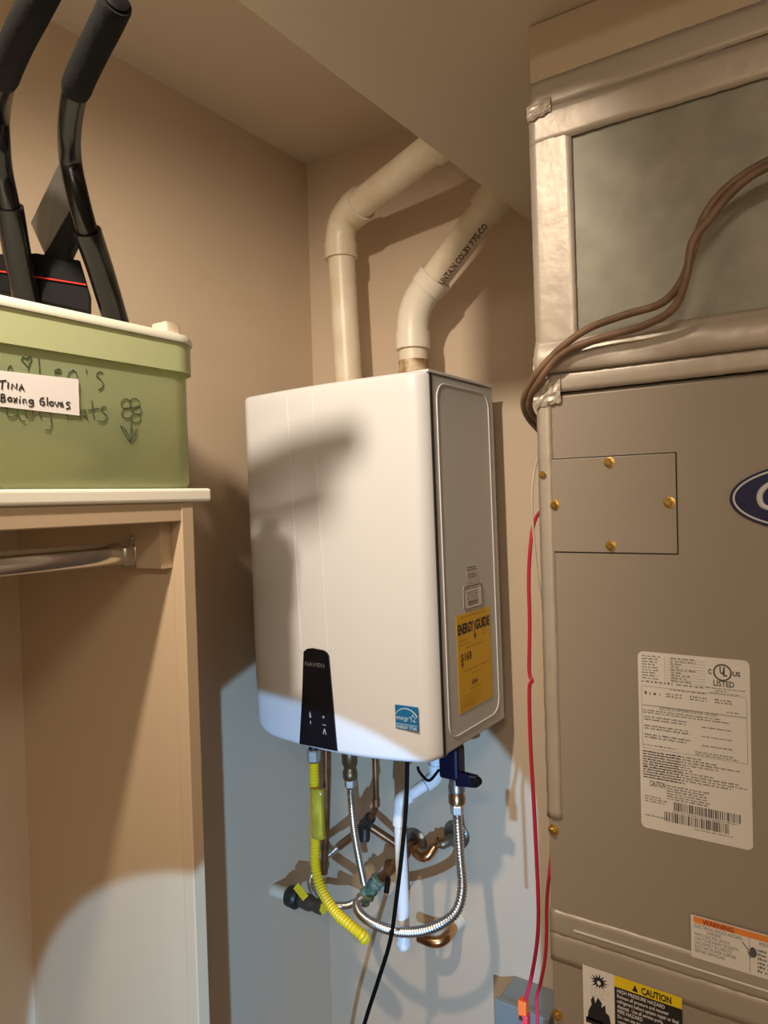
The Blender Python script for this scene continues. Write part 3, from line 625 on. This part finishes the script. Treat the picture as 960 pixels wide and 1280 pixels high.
fl = [(.06, .0), (.10, .35), (.22, .62), (.20, .80), (.30, 1.0), (.36, .72), (.46, .98), (.60, .80), (.58, .62), (.72, .78), (.74, .5), (.86, .42), (.92, .1), (.88, 0)]
m.prism([cf.p(x2*.08+x2*.86*a, T-.062+.030*b, .0007) for a, b in fl], cf.n*.0002); cf.rect(m, x2*.08, x2*.62, T-.066, T-.0595, .0007, .0009)
cf.text(m, 'INSTALL', x2*.95, T-.0725, .0092, width=.024, h=.0009, bold=.0002); cf.rows(m, x2*.1, x2*.9, T-.080, T-.068, 3); cf.rows(m, x2*.1, cw*.96, .004, T-.076, 10, word=.009)
m.build('pictograms', INK, cl)
m = MB(); cf.rows(m, x2*.25, x2*.85, T-.034, T-.021, 4, fill=.3); m.build('faint_print', mat('ink_faint', (.42, .39, .36), .6), cl)
m = MB(); m.prism([cf.p(cx+.0022*math.cos(a), cz-.001+.0026*math.sin(a), .0010) for a in [2*PI*i/12 for i in range(12)]], cf.n*.0001); m.build('burst_core', PAPERW, cl)

# ------------------------------------------------------------------ plenum above the air handler
pl = empty('duct_plenum', (-.065, 1.1, 1.668), 'galvanised duct plenum sealed with wide foil tape above air handler', 'duct')
MB().box(FX0+.001, FX1, YF+.003, 1.36, 1.669, 1.998).build('sheet_metal_box', GALV, pl, bevel=.002)
MB().box(FX0, FX1, YF, 1.36, 1.999, 2.098).build('collar', BOARD, pl, bevel=.002)
tape('foil_tape', (FX0, YF, 1.715), (FX0-.002, YF, 1.996), (.050, 0, 0), pl, FOIL, 60, 6, .0007, .0006, 11, ragged=.0008)
tape('foil_tape', (FX0, YF, 1.957), (FX1, YF, 1.953), (0, 0, .041), pl, FOIL, 80, 5, .0010, .0012, 12)
tape('foil_tape', (FX0, YF, 1.997), (FX1, YF, 1.997), (0, 0, .034), pl, FOILD, 80, 5, .0008, .0008, 13)
def lump(t, s_): return .009*math.sin(PI*min(1, s_*1.15))**.7*(.55+.45*math.sin(t*17+1.3)*math.sin(t*7))+.004*(1-s_)
tape('foil_tape', (FX0, YF, 1.690), (FX1, YF, 1.690), (0, 0, .040), pl, FOIL, 90, 10, .0014, .001, 14, bulge=lump)
tape('foil_tape', (FX0-.001, YF, 1.668), (FX1, YF, 1.668), (0, 0, .024), pl, FOIL, 90, 4, .0009, .0016, 15)

for k, (z_, h_, w_) in enumerate(((1.652, .030, .030), (1.986, .018, .026), (1.690, .022, .020))):
    o = tape('foil_scrap', (FX0-.002, YF-.004, z_), (FX0+w_, YF-.003, z_+.004), (0, 0, h_), pl, FOIL, 9, 7, .0055, .0005, 40+k, ragged=.004)
    for p in o.data.polygons: p.use_smooth = False
# ------------------------------------------------------------------ cables and wires on the air handler
c = MB().tube(cr([(-0.0291, 0.7900, 1.8717), (-0.0644, 0.7900, 1.8638), (-0.0948, 0.7900, 1.8557), (-0.1197, 0.7900, 1.8423), (-0.1384, 0.7900, 1.8203), (-0.1502, 0.7900, 1.7864), (-0.1622, 0.7900, 1.7591), (-0.1832, 0.7950, 1.7436), (-0.2214, 0.8000, 1.7392), (-0.2623, 0.8050, 1.7318), (-0.2949, 0.8050, 1.7143), (-0.3231, 0.8070, 1.6908), (-0.3439, 0.8200, 1.6703), (-0.3527, 0.8350, 1.6573), (-0.3563, 0.8600, 1.6440), (-0.3580, 0.9000, 1.6307)], 7), .0042, 10).build('cable', BROWNW, None, smooth=True)
tag(c, 'brown cable curling over the duct, upper strand of the pair', 'cable', 'brown cables over the duct')
c = MB().tube(cr([(-0.0290, 0.7850, 1.8647), (-0.0640, 0.7850, 1.8566), (-0.0930, 0.7850, 1.8489), (-0.1141, 0.7850, 1.8353), (-0.1302, 0.7850, 1.8184), (-0.1483, 0.7850, 1.7974), (-0.1550, 0.7850, 1.7646), (-0.1688, 0.7900, 1.7360), (-0.2009, 0.8000, 1.7250), (-0.2405, 0.8050, 1.7207), (-0.2782, 0.8050, 1.7137), (-0.3032, 0.8060, 1.7010), (-0.3246, 0.8100, 1.6784), (-0.3412, 0.8250, 1.6629), (-0.3478, 0.8450, 1.6500), (-0.3567, 0.9000, 1.6367)], 7), .0042, 10).build('cable', BROWNW, None, smooth=True)
tag(c, 'brown cable curling over the duct, lower strand of the pair', 'cable', 'brown cables over the duct')
c = MB().tube(cr([(-0.3617, 0.9000, 1.5276), (-0.3522, 0.8600, 1.5187), (-0.3497, 0.8400, 1.4980), (-0.3532, 0.8380, 1.4513), (-0.3537, 0.8380, 1.3925), (-0.3557, 0.8380, 1.3354), (-0.3524, 0.8380, 1.3230), (-0.3563, 0.8380, 1.3117), (-0.3565, 0.8380, 1.2446), (-0.3542, 0.8380, 1.1759), (-0.3521, 0.8380, 1.0972), (-0.3515, 0.8380, 1.0379), (-0.3576, 0.8450, 0.9926), (-0.3705, 0.8550, 0.9403), (-0.3811, 0.8600, 0.9048)], 7), .0024, 8).build('wire', REDW, None, smooth=True)
tag(c, 'long red wire hanging beside the air handler down to orange connector', 'wire', 'wires beside the air handler')
c = MB().tube(cr([(-0.3565, 0.9000, 1.0903), (-0.3485, 0.8600, 1.0483), (-0.3468, 0.8500, 1.0034), (-0.3497, 0.8500, 0.9724), (-0.3590, 0.8550, 0.9341), (-0.3659, 0.8600, 0.9104), (-0.3650, 0.8600, 0.8593), (-0.3682, 0.8700, 0.7685)], 7), .0022, 8).build('wire', REDW, None, smooth=True)
tag(c, 'short red wire tight against the air handler lower left edge', 'wire', 'wires beside the air handler')
c = MB().tube(cr([(-0.3585, 0.9000, 1.6101), (-0.3476, 0.8500, 1.5779), (-0.3458, 0.8360, 1.5438), (-0.3433, 0.8340, 1.4907), (-0.3377, 0.8340, 1.4329), (-0.3314, 0.8400, 1.4132)], 7), .0014, 8).build('wire', PALEW, None, smooth=True)
tag(c, 'thin pale wire curving past the foil-taped cabinet edge', 'wire', 'wires beside the air handler')
oc = V((-0.3837, 0.8600, 0.8915)); cn = empty('wire_connector', (oc.x, oc.y, oc.z-.03), 'small orange wire connector at the end of red wire', 'connector')
MB().box(oc.x-.0065, oc.x+.0045, oc.y-.005, oc.y+.006, oc.z-.012, oc.z+.013).build('body', ORANGE, cn, bevel=.0015)
MB().box(oc.x-.002, oc.x+.0065, oc.y-.006, oc.y+.006, oc.z-.03, oc.z-.004).build('lower_body', mat('red_plastic', (.72, .05, .06), .35), cn, bevel=.0015)
MB().box(oc.x-.0045, oc.x+.0005, oc.y-.0065, oc.y-.004, oc.z-.011, oc.z-.006).build('slot', DARK, cn)
# grey control box low on the back wall
gb = V((-0.6187, 1.3300, 0.5416)); jb = empty('junction_box', (gb.x, 1.42, gb.z-.12), 'grey junction box low on back wall behind the orange connector', 'box')
MB().box(gb.x-.035, gb.x+.075, 1.33, 1.42, gb.z-.12, gb.z-.012).build('box_body', GREYBOX, jb, bevel=.004)
MB().box(gb.x-.038, gb.x+.078, 1.326, 1.338, gb.z-.123, gb.z-.009).build('box_cover', GREYBOX, jb, bevel=.002)

# ------------------------------------------------------------------ open closet against the left wall
CX, CY0, CY1 = -.759, .653, .672
cs = empty('open_closet', (-.95, 0, 0), 'built-in open closet with tan painted frame and white shelf', 'closet')
MB().box(XL, CX-.012, CY0, CY1, 0, 1.552).build('end_panel', CLOSET, cs)
MB().box(CX-.021, CX, CY0-.0006, CY1+.0006, 0, 1.5525).build('face_post', CLOSET, cs, bevel=.0015)
MB().box(XL, CX, -1.0, -.98, 0, 1.552).build('end_panel', CLOSET, cs)
MB().box(CX-.019, CX-.001, -.98, CY0, 1.528, 1.5525).build('header_rail', CLOSET, cs, bevel=.0015)
MB().box(CX-.092, CX-.022, CY0-.018, CY0, 1.466, 1.5525).build('support_cleat', CLOSET, cs, bevel=.001)
MB().box(XL, CX+.004, -1.0, .7025, 1.5535, 1.5715).build('shelf', SHELF, cs, bevel=.004, seg=3)['label'] = 'white shelf board'
# hanging rod along the closet
rz0, rx = 1.487, -.842
hr = empty('hanging_rod', (rx, .2, 1.468), 'chrome oval hanging rod on closet end bracket', 'closet rod')
loops = []
for y_ in (-.979, CY0-.020):
    loops.append([(rx+.0075*math.cos(2*PI*k/20), y_, rz0+.0150*math.sin(2*PI*k/20)) for k in range(20)])
MB().loft(loops).build('rod', CHROME, hr, smooth=True)
m = MB(); P = []
for k in range(9): a = PI*k/8; P.append((rx+.0105*math.cos(a), CY0-.0195, rz0+.016+.0105*math.sin(a)))
P += [(rx-.0105, CY0-.0195, rz0-.022), (rx+.0105, CY0-.0195, rz0-.022)]
m.prism(P, (0, .0015, 0)); bk = m.build('end_bracket', CHROME, hr, bevel=.0006)
loops = []
for y_ in (CY0-.034, CY0-.0195):
    loops.append([(rx+.0098*math.cos(2*PI*k/20), y_, rz0+.0175*math.sin(2*PI*k/20)) for k in range(20)])
MB().loft(loops).build('bracket_cup', CHROME, bk, smooth=True)
MB().lathe((rx, CY0-.0195, rz0+.0205), (0, -1, 0), [(0, .0035), (.002, .003)], 10).build('bracket_screw', STEEL, bk)

# ------------------------------------------------------------------ green storage bin on the shelf
BX, B0, B1 = -.7625, .06, .6935
sb = empty('storage_bin', (-.94, .38, 1.5715), 'large translucent green storage bin with white lid and handwriting', 'storage bin')
x0_, z0_ = -1.125, 1.572
lps = [rr(x0_+.012, BX-.004, B0+.012, B1-.002, .040, z0_+.0005), rr(x0_+.006, BX, B0+.006, B1, .042, z0_+.008), rr(x0_, BX+.001, B0, B1+.001, .045, 1.727)]
inn = [rr(x0_+.0025, BX-.0015, B0+.0025, B1-.0015, .043, 1.727), rr(x0_+.008, BX-.0025, B0+.008, B1-.0025, .040, z0_+.010), rr(x0_+.014, BX-.006, B0+.014, B1-.004, .038, z0_+.003)]
MB().loft(lps+inn).build('tub', TUB, sb, smooth=True)
lps = [rr(x0_-.005, BX+.0055, B0-.005, B1+.0075, .048, 1.725, 8), rr(x0_-.005, BX+.0055, B0-.005, B1+.0075, .048, 1.763, 8), rr(x0_-.003, BX+.0035, B0-.003, B1+.0055, .046, 1.763, 8), rr(x0_-.003, BX+.0035, B0-.003, B1+.0055, .046, 1.725, 8)]
MB().loft(lps+[lps[0]], cap0=False, cap1=False).build('rim', RIM, sb, smooth=True)
lps = [rr(x0_-.008, BX+.008, B0-.008, B1+.0095, .05, 1.7635), rr(x0_-.009, BX+.009, B0-.009, B1+.0105, .051, 1.767), rr(x0_-.006, BX+.006, B0-.006, B1+.0075, .048, 1.7745), rr(x0_+.012, BX-.012, B0+.012, B1-.012, .035, 1.7775)]
MB().loft(lps).build('lid', LIDM, sb, smooth=True)
q = V((-0.8000, 0.6804, 1.8016)); MB().box(-.826, -.796, q.y-.013, q.y+.013, 1.772, q.z-.001).build('lid_latch', CREAMTUB, sb, bevel=.003)
def strokes(name, S_, x_, r_, mt, parent):
    m = MB()
    for s_ in S_:
        if len(s_) > 1: m.tube([(x_, a, b) for a, b in s_], r_, 5)
    return m.build(name, mt, parent)
strokes('handwriting', [[(0.4486, 1.7038), (0.4452, 1.7076), (0.4418, 1.7108), (0.4428, 1.7133), (0.4449, 1.7143), (0.4468, 1.7120), (0.4492, 1.7143), (0.4518, 1.7160), (0.4535, 1.7145), (0.4519, 1.7102), (0.4492, 1.7038)],
    [(0.4317, 1.6981), (0.4305, 1.7025), (0.4285, 1.7026), (0.4267, 1.7000), (0.4262, 1.6974)],
    [(0.4614, 1.7158), (0.4618, 1.7081), (0.4620, 1.6986)],
    [(0.4495, 1.7039), (0.4494, 1.7004)],
    [(0.4807, 1.6992), (0.4805, 1.7045), (0.4852, 1.7069), (0.4879, 1.7054), (0.4866, 1.7026), (0.4812, 1.7023)],
    [(0.4961, 1.6975), (0.4980, 1.7044), (0.5029, 1.7077), (0.5068, 1.7055), (0.5085, 1.6990)],
    [(0.5198, 1.7109), (0.5198, 1.7065)],
    [(0.5423, 1.7093), (0.5380, 1.7103), (0.5341, 1.7083), (0.5335, 1.7039), (0.5381, 1.7013), (0.5418, 1.6974), (0.5407, 1.6922), (0.5350, 1.6882)],
    [(0.4242, 1.6583), (0.4235, 1.6529), (0.4247, 1.6488), (0.4299, 1.6484), (0.4334, 1.6507), (0.4353, 1.6556), (0.4365, 1.6498), (0.4388, 1.6454), (0.4437, 1.6444)],
    [(0.4450, 1.6567), (0.4440, 1.6520), (0.4465, 1.6488), (0.4510, 1.6497), (0.4533, 1.6537), (0.4527, 1.6570)],
    [(0.4603, 1.6560), (0.4619, 1.6488)],
    [(0.4716, 1.6586), (0.4735, 1.6500), (0.4740, 1.6430), (0.4711, 1.6367), (0.4666, 1.6373)],
    [(0.4936, 1.6569), (0.4933, 1.6511)],
    [(0.5114, 1.6529), (0.5085, 1.6567), (0.5111, 1.6620), (0.5165, 1.6639), (0.5178, 1.6589), (0.5125, 1.6557), (0.5166, 1.6566), (0.5197, 1.6520)],
    [(0.5257, 1.6752), (0.5264, 1.6633), (0.5273, 1.6541)],
    [(0.5206, 1.6631), (0.5277, 1.6649), (0.5348, 1.6668)],
    [(0.5446, 1.6695), (0.5398, 1.6689), (0.5375, 1.6661), (0.5400, 1.6625), (0.5450, 1.6595), (0.5444, 1.6550), (0.5395, 1.6512), (0.5331, 1.6519)],
    [(0.5789, 1.6618), (0.5790, 1.6482), (0.5764, 1.6286)],
    [(0.5768, 1.6282), (0.5699, 1.6380), (0.5640, 1.6482), (0.5702, 1.6447), (0.5749, 1.6373), (0.5768, 1.6282)],
    [(0.5768, 1.6282), (0.5786, 1.6375), (0.5827, 1.6426), (0.5883, 1.6459), (0.5837, 1.6368), (0.5768, 1.6282)],
    [(0.5804, 1.6760), (0.5788, 1.6722), (0.5750, 1.6696), (0.5705, 1.6692), (0.5670, 1.6711), (0.5657, 1.6746), (0.5673, 1.6784), (0.5710, 1.6810), (0.5755, 1.6814), (0.5791, 1.6795), (0.5804, 1.6760)],
    [(0.5929, 1.6779), (0.5913, 1.6741), (0.5874, 1.6714), (0.5828, 1.6710), (0.5791, 1.6730), (0.5779, 1.6765), (0.5794, 1.6803), (0.5833, 1.6830), (0.5879, 1.6834), (0.5916, 1.6815), (0.5929, 1.6779)],
    [(0.5951, 1.6694), (0.5938, 1.6662), (0.5905, 1.6640), (0.5866, 1.6637), (0.5835, 1.6654), (0.5824, 1.6684), (0.5837, 1.6716), (0.5870, 1.6738), (0.5909, 1.6741), (0.5940, 1.6725), (0.5951, 1.6694)],
    [(0.5818, 1.6648), (0.5801, 1.6608), (0.5761, 1.6581), (0.5713, 1.6577), (0.5675, 1.6598), (0.5662, 1.6635), (0.5678, 1.6675), (0.5718, 1.6702), (0.5766, 1.6707), (0.5804, 1.6686), (0.5818, 1.6648)],
    [(0.5935, 1.6594), (0.5920, 1.6559), (0.5884, 1.6535), (0.5840, 1.6531), (0.5806, 1.6550), (0.5794, 1.6584), (0.5809, 1.6619), (0.5845, 1.6643), (0.5889, 1.6647), (0.5923, 1.6628), (0.5935, 1.6594)]], BX+.0016, .0006, MARKER, sb)
# pale soft things showing dimly through the tub
IN1 = mat('pale_cloth', (.75, .66, .50), .9); IN2 = mat('dark_cloth', (.06, .10, .09), .9)
def lump_obj(name, label, c, r_, mt, seed):
    bm = bmesh.new(); bmesh.ops.create_icosphere(bm, subdivisions=3, radius=1); rnd = random.Random(seed); k = [rnd.uniform(0, 6) for _ in range(4)]
    m = MB(); vs = []
    for v in bm.verts:
        p = v.co; s_ = 1+.10*math.sin(3*p.x+k[0])*math.cos(2*p.y+k[1])+.07*math.sin(5*p.z+k[2])
        vs.append((c[0]+p.x*r_[0]*s_, c[1]+p.y*r_[1]*s_, max(c[2]+p.z*r_[2]*s_, 1.577)))
    fs = [tuple(v.index for v in f.verts) for f in bm.faces]; bm.free()
    return tag(m.add(vs, fs).build(name, mt, None, smooth=True), label, 'cloth bundle', 'bundles inside the green bin')
lump_obj('cloth_bundle', 'pale bundle dimly seen through the lower half of green bin', (-.862, .45, 1.609), (.085, .13, .031), IN1, 1)
lump_obj('cloth_bundle', 'dark rounded bundle dimly seen behind the paper note in bin', (-.90, .40, 1.690), (.10, .14, .032), IN2, 2)
lump_obj('cloth_bundle', 'dark upright bundle dimly seen near right end of green bin', (-.90, .625, 1.635), (.08, .030, .055), IN2, 3)
# paper note taped to the bin
nt_ = empty('paper_note', (BX+.003, .45, 1.63), 'white paper note with handwriting taped on green bin', 'note')
P0, P1, P2, P3 = (-0.7595, 0.3810, 1.6952), (-0.7595, 0.5085, 1.6976), (-0.7595, 0.5083, 1.6558), (-0.7595, 0.3797, 1.6590)
MB().prism([(BX+.0026, p[1], p[2]) for p in (P0, P1, P2, P3)], (.0004, 0, 0)).build('sheet', PAPERW, nt_)
strokes('note_writing', [[(0.4118, 1.6844), (0.4202, 1.6854), (0.4236, 1.6863)],
    [(0.4194, 1.6849), (0.4185, 1.6764)],
    [(0.4256, 1.6847), (0.4250, 1.6779)],
    [(0.4288, 1.6777), (0.4295, 1.6834), (0.4340, 1.6786), (0.4349, 1.6844)],
    [(0.4370, 1.6772), (0.4401, 1.6840), (0.4427, 1.6775)],
    [(0.4382, 1.6797), (0.4421, 1.6803)],
    [(0.4177, 1.6713), (0.4169, 1.6635)],
    [(0.4177, 1.6713), (0.4210, 1.6712), (0.4213, 1.6689), (0.4175, 1.6675), (0.4215, 1.6667), (0.4218, 1.6646), (0.4169, 1.6633)],
    [(0.4289, 1.6670), (0.4284, 1.6656), (0.4272, 1.6647), (0.4259, 1.6646), (0.4248, 1.6653), (0.4244, 1.6665), (0.4249, 1.6679), (0.4260, 1.6688), (0.4274, 1.6689), (0.4285, 1.6682), (0.4289, 1.6670)],
    [(0.4306, 1.6688), (0.4344, 1.6641)],
    [(0.4346, 1.6692), (0.4308, 1.6638)],
    [(0.4376, 1.6683), (0.4372, 1.6637)],
    [(0.4378, 1.6709), (0.4382, 1.6704)],
    [(0.4409, 1.6639), (0.4414, 1.6682), (0.4437, 1.6687), (0.4450, 1.6643)],
    [(0.4521, 1.6668), (0.4516, 1.6656), (0.4505, 1.6647), (0.4491, 1.6646), (0.4481, 1.6652), (0.4477, 1.6664), (0.4482, 1.6677), (0.4493, 1.6685), (0.4506, 1.6686), (0.4517, 1.6680), (0.4521, 1.6668)],
    [(0.4523, 1.6689), (0.4526, 1.6629), (0.4498, 1.6608), (0.4474, 1.6619)],
    [(0.4650, 1.6722), (0.4619, 1.6712), (0.4603, 1.6679), (0.4609, 1.6645), (0.4638, 1.6638), (0.4659, 1.6660), (0.4651, 1.6680), (0.4625, 1.6676)],
    [(0.4690, 1.6731), (0.4690, 1.6639)],
    [(0.4762, 1.6668), (0.4757, 1.6654), (0.4745, 1.6645), (0.4729, 1.6643), (0.4717, 1.6651), (0.4713, 1.6664), (0.4718, 1.6677), (0.4731, 1.6687), (0.4746, 1.6688), (0.4758, 1.6681), (0.4762, 1.6668)],
    [(0.4777, 1.6692), (0.4799, 1.6638), (0.4828, 1.6694)],
    [(0.4843, 1.6667), (0.4878, 1.6673), (0.4867, 1.6696), (0.4845, 1.6681), (0.4846, 1.6646), (0.4884, 1.6649)],
    [(0.4963, 1.6699), (0.4933, 1.6702), (0.4917, 1.6679), (0.4955, 1.6663), (0.4960, 1.6638), (0.4914, 1.6621)]], BX+.0032, .00075, INK, nt_)

# ------------------------------------------------------------------ folding exercise machine standing on the bin
em = empty('exercise_machine', (-.93, .60, 1.7775), 'black exercise machine with two bent foam-gripped handles on bin', 'exercise machine')
def arm(P, ia, ib, name='handle_bar'):
    C_ = cr(P, 8); b = MB().tube(C_, .0132, 16).build(name, GLOSSTUBE, em, smooth=True)
    MB().tube(C_[:ia*8+1], .0172, 16).build('lower_sleeve', mat('satin_sleeve', (.004, .004, .0045), .24, bump=.05, bscale=300, spec=.4), b, smooth=True)
    MB().tube(C_[ib*8:], [.0145]+[.0158]*(len(C_[ib*8:])-2)+[.015], 18).build('foam_grip', FOAM, b, smooth=True)
    e = C_[-1]; dv = (C_[-1]-C_[-3]).normalized(); MB().lathe(e-dv*.001, dv, [(0, .0120), (.003, .0120), (.005, .009)], 16).build('end_cap', RUBBER, b, smooth=True)
    return b
a2 = [(-0.8942, 0.6690, 1.7710), (-0.8589, 0.6163, 1.8601), (-0.8261, 0.5729, 1.9011), (-0.8139, 0.5518, 1.9394), (-0.8109, 0.5426, 1.9743), (-0.7704, 0.5159, 1.9901), (-0.7240, 0.4932, 2.0061), (-0.6794, 0.4813, 2.0220), (-0.6334, 0.4703, 2.0353), (-0.6082, 0.4633, 2.0421)]
a1 = [(-0.9778, 0.5890, 1.7815), (-0.9321, 0.5433, 1.8727), (-0.8936, 0.5101, 1.9281), (-0.8759, 0.4926, 1.9598), (-0.8490, 0.4749, 1.9789), (-0.8395, 0.4698, 2.0064), (-0.7705, 0.4379, 2.0098), (-0.7144, 0.4216, 2.0194), (-0.6601, 0.4101, 2.0294), (-0.6168, 0.4034, 2.0434)]
a1[0] = (a1[0][0], a1[0][1], 1.790); a2[0] = (a2[0][0], a2[0][1], 1.790)
arm(a2, 2, 6); arm(a1, 2, 6)
MB().prism([(-0.9524, 0.5733, 1.9406), (-0.8379, 0.5450, 1.9798), (-0.8417, 0.5632, 1.9341), (-0.9367, 0.5829, 1.8965)], (-.012, .010, 0)).build('bracket_plate', GREYPLATE, em, bevel=.001)
MB().prism([(-0.9414, 0.5833, 1.8954), (-0.8453, 0.5656, 1.9358), (-0.8679, 0.5871, 1.9021), (-0.9115, 0.5996, 1.8847)], (-.02, .016, 0)).build('link_arm', RUBBER, em)
m = MB().prism([(-1.0237, 0.5245, 1.8994), (-0.9467, 0.5762, 1.8990), (-0.8970, 0.6094, 1.8875), (-0.8867, 0.6153, 1.8435), (-0.8871, 0.6145, 1.8152), (-1.0242, 0.5233, 1.8591)], (-.025, .02, 0)); cb = m.build('cross_bar', RUBBER, em, bevel=.002)
MB().tube([(-1.0208, 0.5225, 1.8821), (-0.9443, 0.5735, 1.8653), (-0.8876, 0.6114, 1.8525)], .0011, 6).build('red_stripe', REDSTRIPE, cb)
